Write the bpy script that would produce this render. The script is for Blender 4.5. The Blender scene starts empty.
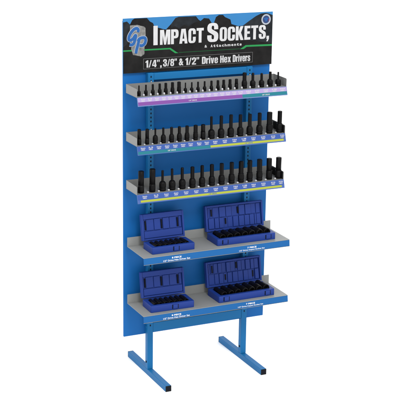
import bpy, bmesh, math, random
from mathutils import Vector, Matrix
random.seed(7)
SC = bpy.context.scene
COL = SC.collection

# ------------------------------------------------------------------ camera
cam_d = bpy.data.cameras.new('camera')
cam = bpy.data.objects.new('camera', cam_d)
COL.objects.link(cam)
SC.camera = cam
CX, CY, CZ = -2.0562, -4.3729, 2.0223
YAW, PITCH, ROLL, FPX = -0.4419, -0.2707, 0.0135, 1301.98
d = Vector((-math.sin(YAW)*math.cos(PITCH), math.cos(YAW)*math.cos(PITCH), math.sin(PITCH)))
rg = Vector((math.cos(YAW), math.sin(YAW), 0)); up = rg.cross(d)
r2 = rg*math.cos(ROLL)+up*math.sin(ROLL); u2 = up*math.cos(ROLL)-rg*math.sin(ROLL)
M = Matrix((r2, u2, -d)).transposed().to_4x4(); M.translation = Vector((CX, CY, CZ))
cam.matrix_world = M
cam_d.sensor_width = 36.0; cam_d.lens = 36.0*FPX/400.0
cam_d.clip_start = 0.05; cam_d.clip_end = 500

# ------------------------------------------------------------------ world, lamps, exposure
w = bpy.data.worlds.new('World'); SC.world = w; w.use_nodes = True
bg = w.node_tree.nodes['Background']
bg.inputs[0].default_value = (1.0, 1.0, 1.0, 1); bg.inputs[1].default_value = 1.72
def area(name, loc, target, size, power, color=(1, 1, 1)):
    l = bpy.data.lights.new(name, 'AREA'); l.shape = 'SQUARE'; l.size = size; l.energy = power; l.color = color
    o = bpy.data.objects.new(name, l); COL.objects.link(o); o.location = loc
    o.rotation_euler = (Vector(target)-Vector(loc)).to_track_quat('-Z', 'Y').to_euler()
    return o
area('key_softbox', (-0.5, -3.4, 3.9), (0, 0, 0.75), 1.3, 135)
SC.view_settings.view_transform = 'Standard'; SC.view_settings.look = 'None'
SC.view_settings.exposure = 0.0; SC.view_settings.gamma = 1.0
SC.cycles.max_bounces = 8

# ------------------------------------------------------------------ materials
def mat(name, col, rough=0.45, spec=0.25, metal=0.0, bump=0.0, bscale=600.0, var=0.0, vscale=8.0, coat=0.0):
    m = bpy.data.materials.new(name); m.use_nodes = True
    nt = m.node_tree; b = nt.nodes['Principled BSDF']
    b.inputs['Base Color'].default_value = (*col, 1); b.inputs['Roughness'].default_value = rough
    b.inputs['Metallic'].default_value = metal; b.inputs['Specular IOR Level'].default_value = spec
    tc = nt.nodes.new('ShaderNodeTexCoord')
    if var > 0:
        n = nt.nodes.new('ShaderNodeTexNoise'); n.inputs['Scale'].default_value = vscale; n.inputs['Detail'].default_value = 6
        nt.links.new(tc.outputs['Object'], n.inputs['Vector'])
        mx = nt.nodes.new('ShaderNodeMix'); mx.data_type = 'RGBA'
        mx.inputs[6].default_value = tuple(c*(1-var) for c in col)+(1,)
        mx.inputs[7].default_value = tuple(min(1, c*(1+var)) for c in col)+(1,)
        nt.links.new(n.outputs['Fac'], mx.inputs[0]); nt.links.new(mx.outputs[2], b.inputs['Base Color'])
        mr = nt.nodes.new('ShaderNodeMapRange'); mr.inputs['To Min'].default_value = rough*0.8; mr.inputs['To Max'].default_value = min(1, rough*1.2)
        nt.links.new(n.outputs['Fac'], mr.inputs['Value']); nt.links.new(mr.outputs['Result'], b.inputs['Roughness'])
    if bump > 0:
        n2 = nt.nodes.new('ShaderNodeTexNoise'); n2.inputs['Scale'].default_value = bscale; n2.inputs['Detail'].default_value = 3
        nt.links.new(tc.outputs['Object'], n2.inputs['Vector'])
        bp = nt.nodes.new('ShaderNodeBump'); bp.inputs['Strength'].default_value = bump; bp.inputs['Distance'].default_value = 0.0006
        nt.links.new(n2.outputs['Fac'], bp.inputs['Height']); nt.links.new(bp.outputs['Normal'], b.inputs['Normal'])
    return m
BLUE = mat('blue_powder_coat', (0.006, 0.100, 0.255), 0.45, 0.12, bump=0.25, bscale=450, var=0.06, vscale=5)
PANEL = mat('blue_panel_paint', (0.005, 0.090, 0.290), 0.48, 0.12, bump=0.2, bscale=450, var=0.07, vscale=3)
GREY = mat('grey_steel', (0.140, 0.142, 0.138), 0.42, 0.25, bump=0.2, bscale=300, var=0.10, vscale=14)
SHELFG = mat('grey_shelf_steel', (0.185, 0.190, 0.185), 0.45, 0.25, bump=0.2, bscale=300, var=0.08, vscale=14)
LIPB = mat('blue_lip_shaded', (0.006, 0.072, 0.215), 0.45, 0.12, bump=0.25, bscale=450, var=0.06, vscale=5)  # rack blue darkened, the lip's weaker light put into the colour
DARK = mat('slot_dark', (0.004, 0.005, 0.010), 0.7, 0.1)
BLACKP = mat('black_plastic', (0.006, 0.006, 0.0065), 0.5, 0.08, bump=0.3, bscale=500)
SOCKET = mat('black_phosphate_steel', (0.0028, 0.0026, 0.0028), 0.40, 0.075, bump=0.3, bscale=900, var=0.25, vscale=120)
CASE = mat('dark_blue_plastic', (0.0085, 0.028, 0.165), 0.42, 0.16, bump=0.3, bscale=700, var=0.06, vscale=20)
SIGNK = mat('sign_black', (0.0065, 0.0062, 0.0062), 0.35, 0.08, var=0.85, vscale=38)
SLATE = mat('sign_slate', (0.0100, 0.0120, 0.0145), 0.35, 0.08, var=0.85, vscale=42)
SKY = mat('sign_sky', (0.022, 0.118, 0.270), 0.4, 0.1, var=0.10, vscale=10)
WHITE = mat('print_white', (0.52, 0.52, 0.52), 0.5, 0.1)
SILVER = mat('sign_silver', (0.36, 0.36, 0.365), 0.5, 0.1, var=0.14, vscale=40)
GREEN = mat('sign_green', (0.013, 0.165, 0.045), 0.5, 0.1)
DGREEN = mat('sign_dark_green', (0.008, 0.050, 0.018), 0.5, 0.1)
GREYLINE = mat('sign_grey_line', (0.10, 0.10, 0.10), 0.5, 0.1)
STONE = mat('logo_stone', (0.125, 0.123, 0.118), 0.5, 0.1, var=0.8, vscale=90)
LOGOB = mat('logo_blue', (0.013, 0.066, 0.205), 0.5, 0.1)
LOGOW = mat('logo_outline', (0.24, 0.26, 0.29), 0.5, 0.1)
NAVY = mat('badge_navy', (0.018, 0.035, 0.10), 0.5, 0.1)
RED = mat('badge_red', (0.25, 0.02, 0.03), 0.5, 0.1)
LILAC = mat('strip_lilac', (0.235, 0.185, 0.335), 0.35, 0.2)
PURPLE = mat('strip_purple', (0.115, 0.036, 0.175), 0.35, 0.2)
TEAL = mat('strip_teal', (0.006, 0.105, 0.135), 0.35, 0.2)
STRIPB = mat('strip_blue', (0.020, 0.054, 0.205), 0.35, 0.2)
YELLOW = mat('strip_yellow', (0.235, 0.260, 0.025), 0.35, 0.2)
CLEAR = mat('strip_edge', (0.085, 0.125, 0.260), 0.3, 0.3)
CLEARB = mat('strip_edge_blue', (0.035, 0.072, 0.215), 0.3, 0.3)
STUD = mat('white_plastic', (0.36, 0.36, 0.375), 0.35, 0.2)
HOOKM = mat('hook_zinc', (0.25, 0.25, 0.26), 0.35, 0.3)
FLOOR = mat('white_studio_floor', (0.93, 0.93, 0.93), 0.8, 0.03)

# ------------------------------------------------------------------ mesh helpers
def box(bm, x0, x1, y0, y1, z0, z1, bev=0.0, mi=0):
    n0 = set(bm.faces)
    r = bmesh.ops.create_cube(bm, size=1.0)
    vs = r['verts']
    for v in vs:
        v.co = Vector(((x0+x1)/2+v.co.x*(x1-x0), (y0+y1)/2+v.co.y*(y1-y0), (z0+z1)/2+v.co.z*(z1-z0)))
    if bev > 0:
        es = list({e for v in vs for e in v.link_edges})
        bmesh.ops.bevel(bm, geom=es, offset=bev, segments=2, affect='EDGES', profile=0.5)
    for f in set(bm.faces)-n0:
        f.material_index = mi
def lathe(bm, prof, seg=20, M=None, mi=0, smooth=True, cap0=True, cap1=True):
    rings = []
    for r, z in prof:
        ring = []
        for k in range(seg):
            a = 2*math.pi*k/seg
            co = Vector((r*math.cos(a), r*math.sin(a), z))
            ring.append(bm.verts.new(M @ co if M else co))
        rings.append(ring)
    for a, b in zip(rings, rings[1:]):
        for k in range(seg):
            f = bm.faces.new((a[k], a[(k+1) % seg], b[(k+1) % seg], b[k])); f.smooth = smooth; f.material_index = mi
    if cap0: bm.faces.new(rings[0][::-1]).material_index = mi
    if cap1: bm.faces.new(rings[-1]).material_index = mi
def prism(bm, pts, y0, y1, mi=0):
    """closed outline in x,z given thickness from y0 to y1"""
    a = [bm.verts.new((x, y0, z)) for x, z in pts]; b = [bm.verts.new((x, y1, z)) for x, z in pts]
    n = len(pts)
    fs = [bm.faces.new(a), bm.faces.new(b[::-1])]
    for i in range(n): fs.append(bm.faces.new((a[i], b[i], b[(i+1) % n], a[(i+1) % n])))
    for f in fs: f.material_index = mi
    bmesh.ops.recalc_face_normals(bm, faces=fs)
def quad(bm, pts, mi=0):
    f = bm.faces.new([bm.verts.new(p) for p in pts]); f.material_index = mi
def link(name, me, mats, parent=None, loc=None):
    o = bpy.data.objects.new(name, me)
    if not me.materials:
        for m in (mats if isinstance(mats, (list, tuple)) else [mats]): me.materials.append(m)
    COL.objects.link(o)
    if parent is not None: o.parent = parent
    if loc is not None: o.location = loc
    return o
def obj(name, bm, mats, parent=None, loc=None):
    me = bpy.data.meshes.new(name); bm.normal_update(); bm.to_mesh(me); bm.free()
    return link(name, me, mats, parent, loc)
def empty(name, loc, label, cat, group=None):
    o = bpy.data.objects.new(name, None); COL.objects.link(o); o.location = loc
    o.empty_display_size = 0.05
    o['label'] = label; o['category'] = cat
    if group: o['group'] = group
    return o
def eval_curve(cu):
    o = bpy.data.objects.new('outline', cu); COL.objects.link(o)
    dg = bpy.context.evaluated_depsgraph_get(); dg.update()
    me = bpy.data.meshes.new_from_object(o.evaluated_get(dg), depsgraph=dg)
    bpy.data.objects.remove(o); bpy.data.curves.remove(cu)
    return me
def fill2d(loops):
    """flat filled faces (local x,y) from closed outlines; inner loops become holes"""
    cu = bpy.data.curves.new('outline', 'CURVE'); cu.dimensions = '2D'; cu.fill_mode = 'BOTH'
    for L in loops:
        s = cu.splines.new('POLY'); s.points.add(len(L)-1)
        for p, (x, y) in zip(s.points, L): p.co = (x, y, 0, 1)
        s.use_cyclic_u = True
    return eval_curve(cu)
_tc = {}
def text2d(body, offset=0.0):
    k = (body, offset)
    if k not in _tc:
        cu = bpy.data.curves.new('text', 'FONT'); cu.body = body; cu.size = 1.0; cu.offset = offset
        cu.fill_mode = 'BOTH'; cu.resolution_u = 3
        _tc[k] = eval_curve(cu)
    return _tc[k]
def put(bm, me, O, U, V, rect=None, mi=0):
    """stamp a flat mesh onto the plane O + u*U + v*V; rect=(u0,u1,v0,v1) fits its bounds"""
    xs = [v.co.x for v in me.vertices]; ys = [v.co.y for v in me.vertices]
    if not xs: return
    if rect:
        ax, bx, ay, by = min(xs), max(xs), min(ys), max(ys)
        sx = (rect[1]-rect[0])/(bx-ax); sy = (rect[3]-rect[2])/(by-ay)
        f = lambda c: (rect[0]+(c.x-ax)*sx, rect[2]+(c.y-ay)*sy)
    else: f = lambda c: (c.x, c.y)
    vs = []
    for v in me.vertices:
        a, b = f(v.co); vs.append(bm.verts.new(O+U*a+V*b))
    for p in me.polygons:
        try: g = bm.faces.new([vs[i] for i in p.vertices]); g.material_index = mi
        except ValueError: pass

# ------------------------------------------------------------------ setting
bm = bmesh.new()
bmesh.ops.create_circle(bm, cap_ends=True, segments=96, radius=60.0)
fl = obj('floor', bm, FLOOR); fl['kind'] = 'structure'; fl['label'] = 'plain white studio floor'

# ------------------------------------------------------------------ display rack
RACK = empty('display_rack', (0, 0, 0), 'tall blue steel display rack with black sign, trays, shelves and two T legs', 'display rack')
W2, H, ZB, T = 0.305, 1.393, 0.165, 0.0235
LX = 0.2037
# back panel: a pan with folded edges
bm = bmesh.new()
WR = 0.3012
box(bm, -W2, WR, 0.0, 0.0016, ZB, H-0.006, 0.0006)
box(bm, -W2, -W2+0.0016, 0.0019, 0.006, ZB+0.001, H-0.008)
box(bm, WR-0.0016, WR, 0.0019, 0.006, ZB+0.001, H-0.008)
box(bm, -W2+0.002, WR-0.002, 0.0019, 0.006, ZB, ZB+0.0016)
box(bm, -W2+0.002, WR-0.002, 0.0019, 0.006, H-0.0085, H-0.007)
obj('back_panel', bm, PANEL, RACK)
# uprights running down to the feet, slotted faces
for s in (-1, 1):
    bm = bmesh.new()
    x0, x1 = s*LX-T/2, s*LX+T/2
    box(bm, x0, x1, -T, -0.0003, T+0.0002, 1.1915, 0.0016)
    z = 0.205
    while z < 1.185:
        n = 10
        ring = [(s*LX+0.0026*math.cos(2*math.pi*k/n), z+0.0042*math.sin(2*math.pi*k/n)) for k in range(n)]
        quad(bm, [(x, -T-0.0003, zz) for x, zz in ring], 1)
        z += 0.0152
    for zz in (0.198, 0.052):                       # bolt heads on the inner and outer cheek
        for sx in (-1, 1):
            Mx = Matrix.Translation((s*LX+sx*T/2, -T*0.5, zz)) @ Matrix.Rotation(math.radians(90)*sx, 4, 'Y')
            lathe(bm, [(0.0042, -0.0005), (0.0042, 0.0012), (0.003, 0.0024)], 12, Mx, 1 if zz < 0.1 else 0)
    obj('upright', bm, [BLUE, DARK], RACK)
    ft = bmesh.new()
    box(ft, x0, x1, -0.1995, 0.179, 0.0, T, 0.0018)
    fo = obj('foot', ft, BLUE, RACK)
    for yy, sg in ((-0.1995, -1), (0.179, 1)):
        c = bmesh.new()
        ya, yb = (yy-0.0022, yy-0.0002) if sg < 0 else (yy+0.0002, yy+0.0022)
        box(c, x0+0.0002, x1-0.0002, ya, yb, 0.0002, T-0.0002, 0.0008)
        yc = ya-0.0003 if sg < 0 else yb+0.0003
        quad(c, [(x0+0.005, yc, 0.005), (x1-0.005, yc, 0.005), (x1-0.005, yc, T-0.005), (x0+0.005, yc, T-0.005)], 1)
        obj('end_cap', c, [BLACKP, DARK], fo)
bm = bmesh.new()
box(bm, -LX+T/2+0.0003, LX-T/2-0.0003, -T+0.001, -0.0003, 1.165, 1.1905, 0.0015)
obj('crossbar', bm, BLUE, RACK)
bm = bmesh.new()
box(bm, -LX+T/2+0.0003, LX-T/2-0.0003, -T+0.001, -0.0003, 0.1765, 0.214, 0.0015)
obj('crossbar', bm, BLUE, RACK)

# ------------------------------------------------------------------ header sign
SY = -0.0135                                        # front face of the sign board
SX0, SX1, SZ0, SZ1 = -0.3105, 0.3018, 1.1935, 1.3945
bm = bmesh.new(); box(bm, SX0, SX1, SY, SY+0.0030, SZ0, SZ1, 0.0006)
for zz in (1.215, 1.30, 1.38):
    for xx in (-0.25, 0.0, 0.25): box(bm, xx-0.01, xx+0.01, SY+0.0032, -0.0002, zz-0.008, zz+0.008)   # spacers behind the board
SIGN = obj('header_sign', bm, BLUE, RACK)
SIGN['label'] = 'black header sign with blue sky, dark buttes and white lettering'
RIDGE = [(-0.3121, 1.3809), (-0.2947, 1.3837), (-0.283, 1.3724), (-0.2741, 1.3882), (-0.2655, 1.395), (-0.2165, 1.3928), (-0.2047, 1.3796), (-0.1928, 1.3736), (-0.1868, 1.3606), (-0.153, 1.3498), (-0.141, 1.3474), (-0.1211, 1.3666), (-0.1032, 1.3878), (-0.0904, 1.3916), (-0.0204, 1.3907), (-0.01, 1.3781), (-0.0018, 1.3722), (0.0124, 1.3827), (0.0329, 1.3799), (0.0435, 1.3646), (0.0518, 1.3586), (0.0617, 1.3842), (0.074, 1.3914), (0.0905, 1.3911), (0.099, 1.3825), (0.1221, 1.3722), (0.1267, 1.3551), (0.1541, 1.3463), (0.1752, 1.3472), (0.2001, 1.363), (0.2293, 1.3805), (0.2504, 1.389), (0.2717, 1.3904), (0.2824, 1.388), (0.2994, 1.3812)]
PILLAR = [(-0.283, 1.3687), (-0.2557, 1.37), (-0.2282, 1.3625), (-0.2227, 1.3568), (-0.2223, 1.3258), (-0.2321, 1.319), (-0.2266, 1.2913), (-0.2269, 1.262), (-0.2399, 1.2535), (-0.2714, 1.2608), (-0.2793, 1.2832), (-0.2734, 1.3084), (-0.2839, 1.3453)]
GSTROKE = [(-0.2526, 1.343), (-0.251, 1.3509), (-0.2565, 1.3573), (-0.2674, 1.3546), (-0.2792, 1.3432), (-0.287, 1.3291), (-0.2878, 1.3182), (-0.2812, 1.3154), (-0.2714, 1.321), (-0.2635, 1.3315), (-0.2608, 1.3296), (-0.2643, 1.3152), (-0.2694, 1.3027), (-0.2773, 1.2984), (-0.2851, 1.2999)]
P1 = [(-0.2467, 1.3209), (-0.2518, 1.3), (-0.2577, 1.2802), (-0.2604, 1.2657)]
P2 = [(-0.2526, 1.3102), (-0.2479, 1.318), (-0.238, 1.3219), (-0.2262, 1.3213), (-0.2223, 1.313), (-0.2262, 1.3004), (-0.236, 1.2936), (-0.2459, 1.2949)]

def sp(lvl): return Vector((0, SY-0.00035*lvl, 0))
UX, UZ = Vector((1, 0, 0)), Vector((0, 0, 1))
def flat(name, loops, lvl, m, rect=None):
    b = bmesh.new(); put(b, fill2d(loops), sp(lvl), UX, UZ, rect); return obj(name, b, m, SIGN)
ztop = SZ1-0.0009
flat('black_print', [[(SX0+0.0005, SZ0+0.0006), (SX1-0.0005, SZ0+0.0006), (SX1-0.0005, ztop), (SX0+0.0005, ztop)]], 0.6, SIGNK)
rid = [(max(SX0+0.0006, min(SX1-0.0006, x)), min(z, ztop-0.0006)) for x, z in RIDGE]
rid[0] = (SX0+0.0006, rid[0][1]); rid[-1] = (SX1-0.0006, rid[-1][1])
flat('sky_print', [rid+[(SX1-0.0006, ztop), (SX0+0.0006, ztop)]], 1, SKY)
# slate coloured far slopes
rr = [p for p in rid if p[0] > 0.148]
flat('slope_print', [[(x, z-0.0004) for x, z in rr]+[(SX1-0.0006, 1.275), (0.215, 1.288), (0.17, 1.30), (0.15, 1.322)]], 1.4, SLATE)
rl = [p for p in rid if p[0] < -0.28]
flat('slope_print', [[(x, z-0.0004) for x, z in rl]+[(-0.279, 1.345), (-0.288, 1.315), (-0.297, 1.300), (SX0+0.0006, 1.290)]], 1.4, SLATE)
rm = [p for p in rid if -0.14 < p[0] < -0.01]
flat('slope_print', [[(x, z-0.0004) for x, z in rm]+[(-0.012, 1.372), (-0.03, 1.366), (-0.05, 1.354), (-0.068, 1.362), (-0.088, 1.349), (-0.105, 1.358), (-0.122, 1.352)]], 1.4, SLATE)
# green stripe: thick ends, thin dark middle
flat('stripe', [[(SX0+0.0006, 1.2797), (-0.1225, 1.2790), (-0.0985, 1.2625), (-0.0900, 1.2580), (-0.1035, 1.2580), (-0.1262, 1.2737), (SX0+0.0006, 1.2746)]], 2, GREEN)
flat('stripe', [[(0.1640, 1.2583), (0.1880, 1.2725), (SX1-0.0006, 1.2708), (SX1-0.0006, 1.2640), (0.1925, 1.2658), (0.1800, 1.2583)]], 2, GREEN)
flat('stripe', [[(-0.0890, 1.2612), (0.1630, 1.2610), (0.1630, 1.2586), (-0.0890, 1.2588)]], 2, DGREEN)
bx0, bx1, bz0, bz1, t_ = -0.2308, 0.2190, 1.2058, 1.2448, 0.0013
flat('text_frame', [[(bx0, bz0), (bx1, bz0), (bx1, bz1), (bx0, bz1)], [(bx0+t_, bz0+t_), (bx1-t_, bz0+t_), (bx1-t_, bz1-t_), (bx0+t_, bz1-t_)]], 2, GREYLINE)
GL = {
 'I': [[(0, 0), (.22, 0), (.22, 1), (0, 1)]],
 'M': [[(0, 0), (0, 1), (.29, 1), (.38, .45), (.47, 1), (.76, 1), (.76, 0), (.565, 0), (.565, .62), (.455, 0), (.305, 0), (.195, .62), (.195, 0)]],
 'P': [[(0, 0), (0, 1), (.36, 1), (.47, .97), (.54, .89), (.56, .78), (.56, .60), (.54, .50), (.47, .42), (.36, .39), (.215, .39), (.215, 0)], [(.215, .83), (.28, .83), (.325, .80), (.34, .75), (.34, .63), (.325, .58), (.28, .55), (.215, .55)]],
 'A': [[(0, 0), (.15, 1), (.47, 1), (.62, 0), (.405, 0), (.392, .17), (.228, .17), (.215, 0)], [(.243, .33), (.377, .33), (.31, .82)]],
 'C': [[(.56, .60), (.56, .80), (.53, .90), (.47, .97), (.38, 1), (.18, 1), (.09, .97), (.03, .90), (0, .80), (0, .20), (.03, .10), (.09, .03), (.18, 0), (.38, 0), (.47, .03), (.53, .10), (.56, .20), (.56, .42), (.345, .42), (.345, .20), (.325, .155), (.28, .14), (.235, .155), (.215, .20), (.215, .80), (.235, .845), (.28, .86), (.325, .845), (.345, .80), (.345, .60)]],
 'T': [[(.165, 0), (.165, .82), (0, .82), (0, 1), (.545, 1), (.545, .82), (.38, .82), (.38, 0)]],
 'O': [[(.56, .80), (.53, .90), (.47, .97), (.38, 1), (.18, 1), (.09, .97), (.03, .90), (0, .80), (0, .20), (.03, .10), (.09, .03), (.18, 0), (.38, 0), (.47, .03), (.53, .10), (.56, .20)], [(.215, .20), (.215, .80), (.235, .845), (.28, .86), (.325, .845), (.345, .80), (.345, .20), (.325, .155), (.28, .14), (.235, .155)]],
 'K': [[(0, 0), (0, 1), (.215, 1), (.215, .62), (.355, 1), (.585, 1), (.405, .54), (.61, 0), (.375, 0), (.215, .44), (.215, 0)]],
 'E': [[(0, 0), (0, 1), (.455, 1), (.455, .82), (.215, .82), (.215, .60), (.42, .60), (.42, .43), (.215, .43), (.215, .18), (.465, .18), (.465, 0)]],
 'S': [[(.54, .66), (.54, .80), (.51, .90), (.45, .97), (.36, 1), (.18, 1), (.09, .97), (.03, .90), (0, .80), (0, .68), (.02, .59), (.08, .52), (.30, .37), (.335, .32), (.335, .20), (.32, .155), (.28, .14), (.235, .155), (.215, .20), (.215, .36), (0, .36), (0, .20), (.03, .10), (.09, .03), (.18, 0), (.37, 0), (.46, .03), (.52, .10), (.55, .20), (.55, .36), (.53, .45), (.47, .52), (.25, .66), (.215, .71), (.215, .80), (.235, .845), (.275, .86), (.315, .845), (.335, .80), (.335, .66)]],
 ',': [[(0, .20), (.20, .20), (.20, -.02), (.10, -.20), (0, -.20), (.07, -.02), (0, -.02)]],
}
GW = {k: max(p[0] for L in v for p in L) for k, v in GL.items()}
def word(bm, s, u0, u1, v0, h, gap=.06, M_=None):
    tot = sum(GW[c] for c in s)+gap*(len(s)-1); k = (u1-u0)/tot; u = u0
    for c in s:
        loops = [[(u+x*k, v0+y*h) for x, y in L] for L in GL[c]]
        put(bm, fill2d(loops), sp(3), UX, UZ); u += (GW[c]+gap)*k
b = bmesh.new()
word(b, 'I', -0.1912, -0.1742, 1.2922, 0.0710)
word(b, 'MPACT', -0.1650, 0.0119, 1.2922, 0.0545)
word(b, 'S', 0.0266, 0.0721, 1.2918, 0.0709)
word(b, 'OCKETS,', 0.0778, 0.2868, 1.2928, 0.0525)
tl = obj('title_lettering', b, SILVER, SIGN)
b = bmesh.new()
GL.update({
 '1': [[(.14, 0), (.14, .70), (0, .66), (0, .80), (.20, 1), (.355, 1), (.355, 0)]],
 '/': [[(0, 0), (.24, 1), (.38, 1), (.14, 0)]],
 '4': [[(.30, 0), (.30, .17), (0, .17), (0, .34), (.24, 1), (.50, 1), (.50, .33), (.56, .33), (.56, .17), (.50, .17), (.50, 0)], [(.14, .33), (.30, .33), (.30, .80)]],
 '3': [[(0, .66), (0, .82), (.03, .90), (.09, .97), (.18, 1), (.36, 1), (.45, .97), (.51, .90), (.54, .80), (.54, .66), (.50, .57), (.42, .52), (.51, .46), (.55, .36), (.55, .2), (.52, .10), (.46, .03), (.37, 0), (.18, 0), (.09, .03), (.03, .10), (0, .2), (0, .38), (.21, .38), (.21, .19), (.235, .15), (.275, .14), (.315, .155), (.335, .2), (.335, .38), (.31, .43), (.25, .45), (.17, .45), (.17, .60), (.25, .60), (.305, .63), (.33, .68), (.33, .81), (.31, .85), (.27, .86), (.23, .845), (.21, .80), (.21, .66)]],
 '8': [[(.54, .80), (.51, .90), (.45, .97), (.36, 1), (.19, 1), (.10, .97), (.04, .90), (.01, .80), (.01, .66), (.04, .57), (.10, .52), (.03, .46), (0, .36), (0, .2), (.03, .1), (.09, .03), (.18, 0), (.37, 0), (.46, .03), (.52, .1), (.55, .2), (.55, .36), (.52, .46), (.45, .52), (.51, .57), (.54, .66)], [(.215, .62), (.215, .82), (.245, .86), (.305, .86), (.335, .82), (.335, .62), (.305, .585), (.245, .585)], [(.21, .18), (.21, .39), (.24, .44), (.31, .44), (.34, .39), (.34, .18), (.31, .14), (.24, .14)]],
 '2': [[(0, .64), (0, .80), (.03, .9), (.09, .97), (.18, 1), (.36, 1), (.45, .97), (.51, .9), (.54, .8), (.54, .62), (.50, .5), (.24, .19), (.24, .17), (.54, .17), (.54, 0), (0, 0), (0, .16), (.30, .54), (.33, .62), (.33, .81), (.31, .85), (.27, .86), (.23, .845), (.21, .8), (.21, .64)]],
 '"': [[(0, 1), (.15, 1), (.12, .68), (.03, .68)], [(.2, 1), (.35, 1), (.32, .68), (.23, .68)]],
 'D': [[(0, 0), (0, 1), (.34, 1), (.45, .97), (.52, .90), (.55, .80), (.55, .2), (.52, .1), (.45, .03), (.34, 0)], [(.215, .17), (.215, .83), (.27, .83), (.315, .81), (.335, .76), (.335, .24), (.315, .19), (.27, .17)]],
 'r': [[(0, 0), (0, .78), (.20, .78), (.20, .69), (.27, .76), (.36, .79), (.36, .58), (.27, .57), (.215, .53), (.205, .47), (.205, 0)]],
 'i': [[(0, 0), (0, .78), (.205, .78), (.205, 0)], [(0, .86), (0, 1), (.205, 1), (.205, .86)]],
 'v': [[(.14, 0), (0, .78), (.195, .78), (.25, .30), (.305, .78), (.50, .78), (.36, 0)]],
 'e': [[(.51, .36), (.51, .62), (.47, .72), (.40, .78), (.32, .80), (.19, .80), (.11, .78), (.04, .72), (0, .62), (0, .17), (.04, .07), (.11, .01), (.19, -.01), (.33, -.01), (.42, .02), (.48, .08), (.51, .18), (.51, .29), (.315, .29), (.315, .17), (.295, .13), (.255, .12), (.22, .135), (.205, .17), (.205, .36)], [(.205, .48), (.205, .62), (.225, .665), (.26, .675), (.295, .66), (.31, .62), (.31, .48)]],
 'H': [[(0, 0), (0, 1), (.215, 1), (.215, .62), (.345, .62), (.345, 1), (.56, 1), (.56, 0), (.345, 0), (.345, .44), (.215, .44), (.215, 0)]],
 'x': [[(0, 0), (.13, .40), (.01, .78), (.20, .78), (.25, .58), (.30, .78), (.49, .78), (.37, .40), (.50, 0), (.305, 0), (.25, .22), (.19, 0)]],
 's': [[(x*.9, y*.79) for x, y in GL['S'][0]]],
})
GW = {k: max(p[0] for L in v for p in L) for k, v in GL.items()}
for wd, a_, c_ in (('1/4",', -0.2225, -0.1575), ('3/8"', -0.1520, -0.0965), ('1/2"', -0.0620, -0.0055), ('Drive', 0.0060, 0.0725), ('Hex', 0.0815, 0.1265), ('Drivers', 0.1345, 0.2085)):
    word(b, wd, a_, c_, 1.2112, 0.0270, gap=.055)
put(b, text2d('&', 0.03), sp(3), UX, UZ, (-0.0885, -0.0695, 1.2112, 1.2375))
obj('subtitle_lettering', b, SILVER, SIGN)
b = bmesh.new()
put(b, text2d('&', 0.02), sp(3), UX, UZ, (0.0161, 0.0262, 1.2722, 1.2820))
u = 0.0410
for i, ch in enumerate('Attachments'):
    up_ = ch in 'Athd'
    wch = 0.0128 if ch == 'm' else 0.0086
    put(b, text2d(ch, 0.05 if ch == 'A' else 0.03), sp(3), UX, UZ, (u, u+wch, 1.2722, 1.2822 if up_ else 1.2798)); u += wch+0.0031
obj('small_lettering', b, SILVER, SIGN)
# emblem: stone pillar with a blue cursive monogram
random.seed(3)
pl = []
for (x0, z0), (x1, z1) in zip(PILLAR, PILLAR[1:]+PILLAR[:1]):
    for k in range(4):
        t = k/4; pl.append((x0+(x1-x0)*t+(random.uniform(-.0006, .0006) if k else 0), z0+(z1-z0)*t+(random.uniform(-.0006, .0006) if k else 0)))
flat('emblem_pillar', [pl], 2.6, STONE)
def smooth_path(P, n=8):
    out = []
    for i in range(len(P)-1):
        p0, p1, p2, p3 = P[max(i-1, 0)], P[i], P[i+1], P[min(i+2, len(P)-1)]
        for k in range(n):
            t = k/n
            out.append(tuple(0.5*(2*p1[j]+(p2[j]-p0[j])*t+(2*p0[j]-5*p1[j]+4*p2[j]-p3[j])*t*t+(3*p1[j]-p0[j]-3*p2[j]+p3[j])*t**3) for j in (0, 1)))
    return out+[P[-1]]
def stroke(bm, P, r, lvl, seg=12):
    # flattened raised bead following the path
    P = smooth_path(P); rings = []
    for i, (x, z) in enumerate(P):
        a = P[max(i-1, 0)]; c = P[min(i+1, len(P)-1)]
        tx, tz = c[0]-a[0], c[1]-a[1]; L = math.hypot(tx, tz) or 1
        nx, nz = -tz/L, tx/L
        rr_ = r*(0.75 if i in (0, len(P)-1) else 1)
        base = sp(lvl)
        rings.append([bm.verts.new(base+Vector((x+nx*rr_*math.cos(q), -0.0007*math.sin(q), z+nz*rr_*math.cos(q)))) for q in [2*math.pi*k/seg for k in range(seg)]])
    for A, B in zip(rings, rings[1:]):
        for k in range(seg):
            f = bm.faces.new((A[k], A[(k+1) % seg], B[(k+1) % seg], B[k])); f.smooth = True
    bm.faces.new(rings[0][::-1]); bm.faces.new(rings[-1])
for nm, r, lvl, m in (('monogram_outline', 0.0078, 3, LOGOW), ('monogram', 0.0056, 4.6, LOGOB)):
    b = bmesh.new()
    for P in (GSTROKE, P1, P2): stroke(b, P, r, lvl); lvl += 0.35
    obj(nm, b, m, SIGN)
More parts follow.
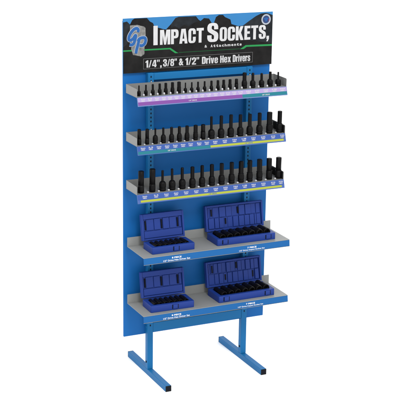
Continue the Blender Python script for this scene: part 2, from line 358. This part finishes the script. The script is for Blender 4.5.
# round badge
def circ(cx, cz, r, n=40, a0=0, a1=2*math.pi): return [(cx+r*math.cos(a0+(a1-a0)*k/n), cz+r*math.sin(a0+(a1-a0)*k/n)) for k in range(n)]
bc = (0.2727, 1.3660)
flat('badge_ring', [circ(*bc, 0.0200), circ(*bc, 0.0145)], 2, LOGOW)
flat('badge_disc', [circ(*bc, 0.0143)], 2, NAVY)
flat('badge_emblem', [[(bc[0]+a*0.0105, bc[1]+c*0.0105) for a, c in ((-.95, .65), (-.35, .35), (-.1, .75), (.15, .75), (.25, .4), (.95, .7), (.75, .05), (.3, -.1), (.45, -.8), (0, -.55), (-.45, -.8), (-.3, -.1), (-.8, .05))]], 2.6, LOGOB)
flat('badge_stripe', [[(bc[0]+.0105, bc[1]-.006), (bc[0]+.0128, bc[1]-.005), (bc[0]+.0128, bc[1]+.003), (bc[0]+.0105, bc[1]+.003)]], 2.6, RED)

# ------------------------------------------------------------------ socket trays
TRAYS = [
 (1.1262, -.103, 'top tray', [(-0.2849,0.0386,0.0192,0.0054,0.002),(-0.258,0.0392,0.0197,0.0055,0.0025),(-0.2305,0.0397,0.0202,0.0057,0.003),(-0.2033,0.0402,0.0206,0.0058,0.0035),(-0.1795,0.0407,0.0211,0.0059,0.0041),(-0.1529,0.0413,0.0216,0.0061,0.0046),(-0.1269,0.0418,0.022,0.0062,0.0051),(-0.1013,0.0367,0.0169,0.0053,0.0018),(-0.0759,0.0367,0.0173,0.0054,0.0022),(-0.0504,0.0368,0.0176,0.0054,0.0026),(-0.0235,0.0369,0.0179,0.0055,0.0029),(0.0042,0.037,0.0182,0.0055,0.0033),(0.0313,0.0371,0.0185,0.0056,0.0037),(0.0548,0.0371,0.0189,0.0057,0.0041),(0.0809,0.0372,0.0192,0.0057,0.0045),(0.1075,0.0373,0.0195,0.0058,0.0048),(0.1405,0.0588,0.0301,0.0086,0.0054),(0.1758,0.0555,0.0279,0.0088,0.0039),(0.2131,0.0519,0.0265,0.0086,0.0036),(0.2492,0.0555,0.0281,0.009,0.0043),(0.2835,0.0522,0.0266,0.0091,0.0026)]),
 (0.9465, -.106, 'middle tray', [(-0.2845,0.058,0.022,0.0069,0.006),(-0.2541,0.0566,0.022,0.0069,0.006),(-0.2216,0.0561,0.0309,0.0086,0.0031),(-0.1893,0.056,0.0305,0.0085,0.0037),(-0.1564,0.0559,0.0301,0.0085,0.0044),(-0.125,0.0558,0.0297,0.0084,0.005),(-0.0946,0.0557,0.0293,0.0083,0.0056),(-0.0595,0.0556,0.0289,0.0082,0.0062),(-0.0288,0.0555,0.0284,0.0082,0.0069),(0.0059,0.0831,0.0338,0.0112,0.0041),(0.0457,0.0833,0.0346,0.0112,0.0052),(0.0858,0.0836,0.0348,0.0113,0.0056),(0.1261,0.0808,0.0341,0.0111,0.0056),(0.1655,0.0803,0.0342,0.0111,0.0062),(0.2073,0.0814,0.0343,0.0112,0.0068),(0.2497,0.0817,0.0345,0.0114,0.0084),(0.2934,0.082,0.0346,0.0172,0.008)]),
 (0.7645, -.104, 'third tray', [(-0.2772,0.0827,0.0296,0.011,0.0099),(-0.232,0.0868,0.0297,0.0111,0.01),(-0.1906,0.0769,0.0362,0.0122,0.0041),(-0.1517,0.0798,0.0359,0.0119,0.0045),(-0.1105,0.0801,0.036,0.0119,0.005),(-0.069,0.0792,0.0354,0.0116,0.0062),(-0.0292,0.0806,0.0355,0.0113,0.006),(0.0116,0.0809,0.0354,0.0113,0.0065),(0.0523,0.0812,0.0353,0.0113,0.007),(0.0945,0.0814,0.0352,0.0113,0.0075),(0.134,0.0817,0.0351,0.0113,0.0081),(0.1713,0.082,0.035,0.0113,0.0086),(0.2135,0.0823,0.0349,0.0113,0.0091),(0.2555,0.0825,0.0348,0.0113,0.0096),(0.2957,0.0828,0.0322,0.0208,0.01)]),
]
TX0, TX1, YB, YF = -0.3030, 0.3072, -0.0240, -0.1270
ORD = ['first', 'second', 'third', 'fourth', 'fifth', 'sixth', 'seventh', 'eighth', 'ninth', 'tenth', 'eleventh', 'twelfth', 'thirteenth', 'fourteenth', 'fifteenth', 'sixteenth', 'seventeenth', 'eighteenth', 'nineteenth', 'twentieth', 'last']
MM = ['2mm', '2.5', '3mm', '4mm', '5mm', '6mm', '7mm', '8mm', '9mm', '10mm']
INCH = ['5/64', '3/32', '7/64', '1/8', '9/64', '5/32', '3/16', '7/32', '1/4']
def driver(k, i, n, x, yc, z, h, hb, r, rt, label, group):
    o = empty('hex_driver', (x, yc, z), label, 'hex driver', group)
    o.rotation_euler = (math.radians(random.uniform(-.5, .5)), math.radians(random.uniform(-.7, .7)), random.uniform(0, 1))
    r *= (1.20, 1.10, 1.06)[k]; rt *= (1.22, 1.12, 1.08)[k]
    b = bmesh.new()
    if rt/r > 0.84:                                       # deep straight driver
        prof = [(r*.93, 0), (r, .001), (r, hb*.55), (r*.985, hb*.6), (r*.985, hb*.66), (r*.97, hb*.72), (r*.96, hb)]
    else:
        sh = max(rt*1.25, r*.62)
        prof = [(r*.90, 0), (r, .0010), (r, hb*.20), (r*.94, hb*.23), (r*.94, hb*.31), (r, hb*.34), (r, hb*.70), (r*.97, hb*.76), (r*.88, hb*.86), (sh, hb*.97), (rt*1.06, hb)]
    lathe(b, prof, 24)
    body = obj('socket_body', b, SOCKET, o)
    b = bmesh.new()
    hx = rt*1.09
    a0 = random.uniform(0, math.pi/3)
    seg = 6 if rt/r <= 0.84 else 24
    if seg == 24: hx = rt
    lathe(b, [(hx, hb-.003), (hx, h-.0016), (hx*.80, h)], seg, Matrix.Rotation(a0, 4, 'Z'), smooth=(seg == 24))
    obj('hex_bit', b, SOCKET, o)
for k, (zf, yc, tname, rows) in enumerate(TRAYS):
    n = len(rows)
    b = bmesh.new()
    th = 0.0012
    box(b, TX0, TX1, YF, YB, zf-th, zf)                                   # floor
    box(b, TX0, TX1, YB-th, YB, zf+0.0002, zf+0.0318)                     # back wall
    for xa, xb in ((TX0, TX0+th), (TX1-th, TX1)):                         # end flanges with a cut corner
        prof = [(YF, zf+0.0002), (YF, zf+0.0270), (YF+0.0035, zf+0.0300), (YB-th-0.0002, zf+0.0318), (YB-th-0.0002, zf+0.0002)]
        A = [b.verts.new((xa, y, z)) for y, z in prof]; B_ = [b.verts.new((xb, y, z)) for y, z in prof]
        fs = [b.faces.new(A), b.faces.new(B_[::-1])]
        for q in range(5): fs.append(b.faces.new((A[q], B_[q], B_[(q+1) % 5], A[(q+1) % 5])))
        bmesh.ops.recalc_face_normals(b, faces=fs)
    tray = obj('socket_tray', b, GREY, RACK)
    tray['label'] = ['grey tray with a purple then teal label strip', 'grey tray with a teal then yellow label strip', 'grey tray with an all yellow label strip'][k]
    for s in (-1, 1):                                                     # hooks gripping the upright slots
        b = bmesh.new()
        box(b, s*LX-0.0022, s*LX+0.0022, -T-0.0028, -T-0.0004, zf+0.0320, zf+0.0365, 0.0005)
        obj('hook', b, HOOKM, tray)
    if k > 0:  # black sheet added as the shade on the right flange's inner face
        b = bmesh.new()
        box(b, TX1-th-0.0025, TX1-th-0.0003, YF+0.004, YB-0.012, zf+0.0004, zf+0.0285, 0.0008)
        obj('flange_shade', b, BLACKP, tray)
    # slanted label strip in front
    V = Vector((0, -0.0100, -0.0315)).normalized(); N = Vector((0, -V.z*-1, 0)); N = Vector((0, V.z, -V.y)).normalized()
    if N.y > 0: N = -N
    O = Vector((TX0, YF-0.0010, zf-0.0002)); Ls = 0.0330; Wd = TX1-TX0
    def P(u, v, e=0.0): return O+UX*u+V*v+N*e
    b = bmesh.new()
    c8 = [P(0, 0, 0), P(Wd, 0, 0), P(Wd, Ls, 0), P(0, Ls, 0), P(0, 0, -.0012), P(Wd, 0, -.0012), P(Wd, Ls, -.0012), P(0, Ls, -.0012)]
    vs = [b.verts.new(c) for c in c8]
    fs = [b.faces.new([vs[q] for q in f]) for f in ((0, 1, 2, 3), (7, 6, 5, 4), (0, 4, 5, 1), (1, 5, 6, 2), (2, 6, 7, 3), (3, 7, 4, 0))]
    bmesh.ops.recalc_face_normals(b, faces=fs)
    # clear lips of the price channel
    strip = obj('label_strip', b, CLEAR if k == 0 else CLEARB, tray)
    def band(name, u0, u1, v0, v1, m, e):
        bb = bmesh.new(); quad(bb, [P(u0, v0, e), P(u0, v1, e), P(u1, v1, e), P(u1, v0, e)]); return obj(name, bb, m, tray)
    if k == 0:
        sw = 0.1173-TX0
        band('colour_band', 0.002, Wd-0.002, 0.0022, 0.0175, LILAC, .0003)
        band('colour_band', 0.002, sw, 0.0175, 0.0300, PURPLE, .0003)
        band('colour_band', sw, Wd-0.002, 0.0175, 0.0300, TEAL, .0003)
    elif k == 1:
        sw = -0.0110-TX0
        band('colour_band', 0.002, Wd-0.002, 0.0022, 0.0195, STRIPB, .0003)
        band('colour_band', 0.002, sw, 0.0195, 0.0305, TEAL, .0003)
        band('colour_band', sw, Wd-0.010, 0.0205, 0.0285, YELLOW, .0003)
    else:
        band('colour_band', 0.002, Wd-0.002, 0.0022, 0.0200, STRIPB, .0003)
        band('colour_band', 0.012, Wd-0.012, 0.0212, 0.0290, YELLOW, .0003)
    for i, (x, h, hb, r, rt) in enumerate(rows):
        wl = 0.0165 if k == 0 else 0.0185
        if k == 0 and i > 15: wl = 0.020
        u = min(x-TX0+0.004, Wd-wl/2-0.005)
        s1 = (MM[i % 8] if i < 7 else INCH[(i-7) % 9]) if k == 0 else (MM[i % 10] if i < 9 else INCH[(i-9) % 9]) if k == 1 else (MM[i % 10] if i < 7 else INCH[(i-7) % 9])
        b = bmesh.new()
        for q, st in enumerate((s1, 'HEX')):
            v0 = 0.0050+q*0.0064; hw = wl/2*(.82 if q else 1)
            put(b, text2d(st, 0.028), P(0, 0, .0006), UX, -V, (u-hw, u+hw, -v0-0.0050, -v0))
        obj('size_label', b, STUD, tray)
    caps = [(('1/4" DRIVE', -0.0858), ('3/8" DRIVE', 0.2154)), (('3/8" DRIVE', -0.1684), ('1/2" DRIVE', 0.1484)), (('1/2" DRIVE', 0.0011),)][k]
    for st, x in caps:
        on_y = st.startswith('1/2')
        b = bmesh.new()
        put(b, text2d(st, 0.015), P(0, 0, .0006), UX, -V, (x-TX0-.016, x-TX0+.016, -.0270, -.0220))
        obj('strip_caption', b, STRIPB if on_y else STUD, tray)
    for i, (x, h, hb, r, rt) in enumerate(rows):
        # white stud on the tray floor to the right of each driver
        b = bmesh.new(); rs = (0.0036, 0.0034, 0.0042)[k]; hs = (0.0085, 0.0048, 0.0055)[k]
        nx = rows[i+1][0] if i+1 < n else x+0.026
        if i+1 < n:
            lathe(b, [(rs, 0.0002), (rs, hs*.7), (rs*.6, hs)], 14)
            obj('stud', b, STUD, tray, ((x+nx)/2+0.001, yc-0.010, zf))
        shape = 'straight thick' if rt/r > 0.84 else 'thin tipped' if rt/r < 0.5 else 'medium tipped' if rt/r < .68 else 'thick tipped'
        zone = ('the purple half' if i < 16 else 'the teal end') if k == 0 else (('the teal half' if i < 9 else 'the yellow half') if k == 1 else None)
        if k == 0: j, m_ = (i, 16) if i < 16 else (i-16, 5)
        elif k == 1: j, m_ = (i, 9) if i < 9 else (i-9, 8)
        else: j, m_ = i, n
        # the third tray's end driver is slimmer than its flange
        if k == 2 and i == n-1: r = 0.0118
        if k == 1 and i == n-1: r = 0.0118
        oname = 'last' if j == m_-1 else ORD[j]
        where = f'{oname} from left on {zone} of the {tname}' if zone else f'{oname} from left on the {tname}, above the yellow strip'
        driver(k, i, n, x, yc, zf+0.0003, h, hb, min(r, 0.0120), rt, f'{shape} black driver, {where}', ['drivers on the top tray', 'drivers on the middle tray', 'drivers on the third tray'][k])

# ------------------------------------------------------------------ lower shelves
SHX0, SHX1, SHF = -0.2995, 0.3105, -0.1815
SHELVES = [(0.5375, 'upper'), (0.3105, 'lower')]
for k, (z, nm) in enumerate(SHELVES):
    b = bmesh.new()
    box(b, SHX0, SHX1, SHF-0.0022, -0.0240, z-0.0014, z)
    box(b, SHX0, SHX1, SHF-0.0052, SHF-0.0030, z-0.0268, z-0.0258)
    box(b, SHX0, SHX1, -0.0253, -0.0240, z+0.0002, z+0.0345)
    sh = obj('shelf', b, SHELFG, RACK)
    sh['label'] = f'{nm} grey shelf with a blue front lip'
    b = bmesh.new()
    y0 = SHF; y1 = SHF-0.0030; zt = z-0.0016; zb = z-0.0255
    c8 = [(SHX0, y0-.0018, zt), (SHX1, y0-.0018, zt), (SHX1, y1-.0018, zb), (SHX0, y1-.0018, zb), (SHX0, y0, zt), (SHX1, y0, zt), (SHX1, y1, zb), (SHX0, y1, zb)]
    vs = [b.verts.new(c) for c in c8]
    fs = [b.faces.new([vs[q] for q in f]) for f in ((0, 1, 2, 3), (7, 6, 5, 4), (0, 4, 5, 1), (1, 5, 6, 2), (2, 6, 7, 3), (3, 7, 4, 0))]
    bmesh.ops.recalc_face_normals(b, faces=fs)
    bmesh.ops.bevel(b, geom=list(b.edges), offset=0.0006, segments=2, affect='EDGES')
    obj('front_lip', b, LIPB, sh)
    Vd = Vector((0, y1-y0, zb-zt)).normalized(); Nn = Vector((0, Vd.z, -Vd.y)).normalized()
    if Nn.y > 0: Nn = -Nn
    O = Vector((0, y0-.0018, zt))+Nn*0.0005
    for t1, t2, xa in (('8 PIECE', '1/2" Drive Hex Driver Set', -0.167), ('8 PIECE', '1/2" Drive Hex Driver Set', -0.166))[k:k+1]+(('7 PIECE', '1/2" Drive Impact Socket Set', 0.1465),):
        b = bmesh.new()
        put(b, text2d(t1, 0.03), O, UX, -Vd, (xa-.0195, xa+.0195, -.0125, -.0062))
        put(b, text2d(t2, 0.02), O, UX, -Vd, (xa-.0545, xa+.0545, -.0215, -.0150))
        obj('lip_caption', b, WHITE, sh)

# ------------------------------------------------------------------ socket cases
def case(name, loc, wd, dp, big, variant, label):
    o = empty(name, loc, label, 'socket case', 'open blue socket cases')
    hb, wl = 0.0255, 0.0075
    x0, x1, y0, y1 = -wd/2, wd/2, -dp, 0.0
    b = bmesh.new()
    fz = 0.0105
    box(b, x0+.003, x1-.003, y0+.003, y1-.003, 0.0002, fz)
    # walls with rounded outer corners (ring)
    def rrect(ax, bx, ay, by, r, n=5):
        pts = []
        for cx, cy, a in ((bx-r, by-r, 0), (ax+r, by-r, 90), (ax+r, ay+r, 180), (bx-r, ay+r, 270)):
            for q in range(n+1):
                t = math.radians(a+90*q/n); pts.append((cx+r*math.cos(t), cy+r*math.sin(t)))
        return pts
    fr = 0.013 if big else 0.014
    sd = 0.014 if big else 0.016
    po, pi = rrect(x0, x1, y0, y1, 0.006), rrect(x0+sd, x1-sd, y0+fr, y1-0.010, 0.003)
    loops = [(po, 0.0004, 0), (po, hb-0.0015, 0), (rrect(x0+.0012, x1-.0012, y0+.0012, y1-.0012, 0.005), hb, 0), (pi, hb, 0), (pi, fz-0.001, 0)]
    rings = [[b.verts.new((x, y, z)) for x, y in L] for L, z, _ in loops]
    for A, B_ in zip(rings, rings[1:]):
        for q in range(len(A)): b.faces.new((A[q], A[(q+1) % len(A)], B_[(q+1) % len(A)], B_[q]))
    bmesh.ops.recalc_face_normals(b, faces=list(b.faces))
    base = obj('case_base', b, CASE, o)
    b = bmesh.new()                                    # dark bed under the sockets
    box(b, x0+sd+.0004, x1-sd-.0004, y0+fr+.0004, y1-0.0104, fz+0.0002, fz+0.0022)
    obj('socket_bed', b, BLACKP, base)
    for lx in ((-0.37*wd, 0.37*wd) if big else (0.010,)):
        b = bmesh.new()
        lw = 0.0095
        box(b, lx-lw, lx+lw, y0-0.0030, y0-0.0002, 0.0055, hb-0.0035, 0.0010)
        lt = obj('latch', b, CASE, base)
        b = bmesh.new()
        for s in (-1, 1): box(b, lx+s*(lw+0.0018)-0.0016, lx+s*(lw+0.0018)+0.0016, y0-0.0008, y0+0.0004, 0.0050, hb-0.004)
        obj('latch_slot', b, DARK, base)
    # lid, leaning back
    L, t = 0.101, 0.0190
    D = 0.0095
    b = bmesh.new()
    rim = 0.0075
    box(b, x0, x1, D-.0004, t, 0, L, 0.0025)
    box(b, x0+.0004, x0+rim, 0.0, D, 0.0004, L-.0004, 0.0014); box(b, x1-rim, x1-.0004, 0.0, D, 0.0004, L-.0004, 0.0012)
    box(b, x0+rim+.0002, x1-rim-.0002, 0.0002, D, 0.0006, rim, 0.0012)
    top = rim if big else 0.020
    box(b, x0+rim+.0002, x1-rim-.0002, 0.0002, D, L-top, L-.0006, 0.0012)
    iw = wd-2*rim; xl = x0+rim
    slots = []
    random.seed(11+variant)
    def blk(fa, fb, za, zb, yy): box(b, xl+fa*iw, xl+fb*iw, yy, D+.0002, za*L, zb*L, 0.0012)
    if not big:
        for fa, fb in ((.01, .035), (.085, .27), (.285, .44), (.51, .67), (.685, .855), (.925, .985)): blk(fa, fb, .37, .785, random.choice((.0040, .0050, .0060)))
        blk(.01, .99, .09, .345, .0022)
        for f in (.058, .475, .89): slots.append((f, .40, .74))
    else:
        ups = (.02, .055, .11, .225, .345, .455, .56, .585, .70, .81, .905, .985) if variant == 0 else (.02, .06, .12, .20, .275, .36, .44, .535, .58, .66, .735, .83, .90, .985)
        lows = (.02, .13, .215, .30, .375, .47, .575, .68, .775, .865, .905, .985)
        for a, c in zip(ups, ups[1:]):
            if c-a > .026: blk(a+.004, c-.004, .52, .90, random.choice((.0022, .0036, .0054, .0070)))
        for a, c in zip(lows, lows[1:]):
            if c-a > .026: blk(a+.004, c-.004, .10, .495, random.choice((.0022, .0036, .0054, .0070)))
        slots = [(.083, .58, .84), (.572, .60, .84), (.335, .24, .46), (.885, .20, .44)]
        if variant: slots = [(.09, .55, .84), (.40, .60, .85), (.557, .62, .86), (.335, .22, .44), (.868, .20, .44)]
    lid = obj('lid', b, CASE, o, (0, 0, 0))
    for f, za, zb in slots:  # solid dark strips paint the deep shade of the lid grooves
        c = bmesh.new(); hw = 0.0021 if not big else 0.0026
        box(c, xl+f*iw-hw, xl+f*iw+hw, 0.0030, D+.0004, za*L, zb*L, 0.0004)
        obj('lid_slot_shade', c, DARK, lid)
    b = bmesh.new()
    Mx = Matrix.Translation((0, t*0.6, 0)) @ Matrix.Rotation(math.radians(90), 4, 'Y')
    lathe(b, [(0.0022, -wd*0.36), (0.0022, wd*0.36)], 10, Mx)
    obj('hinge', b, CASE, lid)
    lid.location = (0, 0.0004, hb+0.0012)
    lid.rotation_euler = (math.radians(-11.0), 0, 0)
    return o, sd, fr, fz, base
def case_sockets(o, wd, dp, big, sd, fr, fz, where):
    n = 7
    xi0, xi1 = -wd/2+sd, wd/2-sd
    step = (xi1-xi0)/n
    for i in range(n):
        r = step*0.47*(0.86+0.14*i/(n-1)) if big else step*0.45
        Ln = (dp-fr-0.010)*(0.93 if big else 0.9)
        b = bmesh.new()
        prof = [(r*.70, -Ln/2+.012), (r*.72, -Ln/2), (r*.93, -Ln/2), (r, -Ln/2+.0015), (r, -Ln*.02), (r*.93, Ln*.03), (r*.80, Ln*.06), (r*.80, Ln*.42), (r*.74, Ln/2-.0006), (r*.5, Ln/2)]
        lathe(b, prof, 24, Matrix.Rotation(math.radians(-90), 4, 'X'))
        s = obj('impact_socket', b, SOCKET)
        s['label'] = f'{ORD[i] if i < n-1 else "last"} from left of the black sockets lying in the {where}'
        s['category'] = 'socket'; s['group'] = 'sockets lying in the open cases'
        s.location = Vector(o.location)+Matrix.Rotation(o.rotation_euler.z, 3, 'Z') @ Vector((xi0+step*(i+.5), -dp+fr+(dp-fr-0.010)/2+random.uniform(-.0012, .0012), fz+0.0024+r))
        s.rotation_euler = (0, random.uniform(0, 1), o.rotation_euler.z+math.radians(random.uniform(-2, 2)))
for nm, loc, wd, dp, big, var, lab, wh in (
    ('socket_case', (-0.1670, -0.0690, 0.5378), 0.175, 0.0865, False, 0, 'small open dark blue case on the left of the upper shelf', 'small case on upper shelf'),
    ('socket_case', (0.1400, -0.0580, 0.5378), 0.2480, 0.0985, True, 0, 'wide open dark blue case on the right of the upper shelf', 'wide case on upper shelf'),
    ('socket_case', (-0.1690, -0.0740, 0.3108), 0.178, 0.0880, False, 0, 'small open dark blue case on the left of the lower shelf', 'small case on lower shelf'),
    ('socket_case', (0.1420, -0.0590, 0.3108), 0.2420, 0.1035, True, 1, 'wide open dark blue case with many lid ribs, right of the lower shelf', 'wide case on lower shelf')):
    o, sd, fr, fz, base = case(nm, loc, wd, dp, big, var, lab)
    o.rotation_euler.z = math.radians({-0.1670: 0.9, 0.1400: -0.5, -0.1690: -1.1, 0.1420: 0.6}[loc[0]])
    case_sockets(o, wd, dp, big, sd, fr, fz, wh)
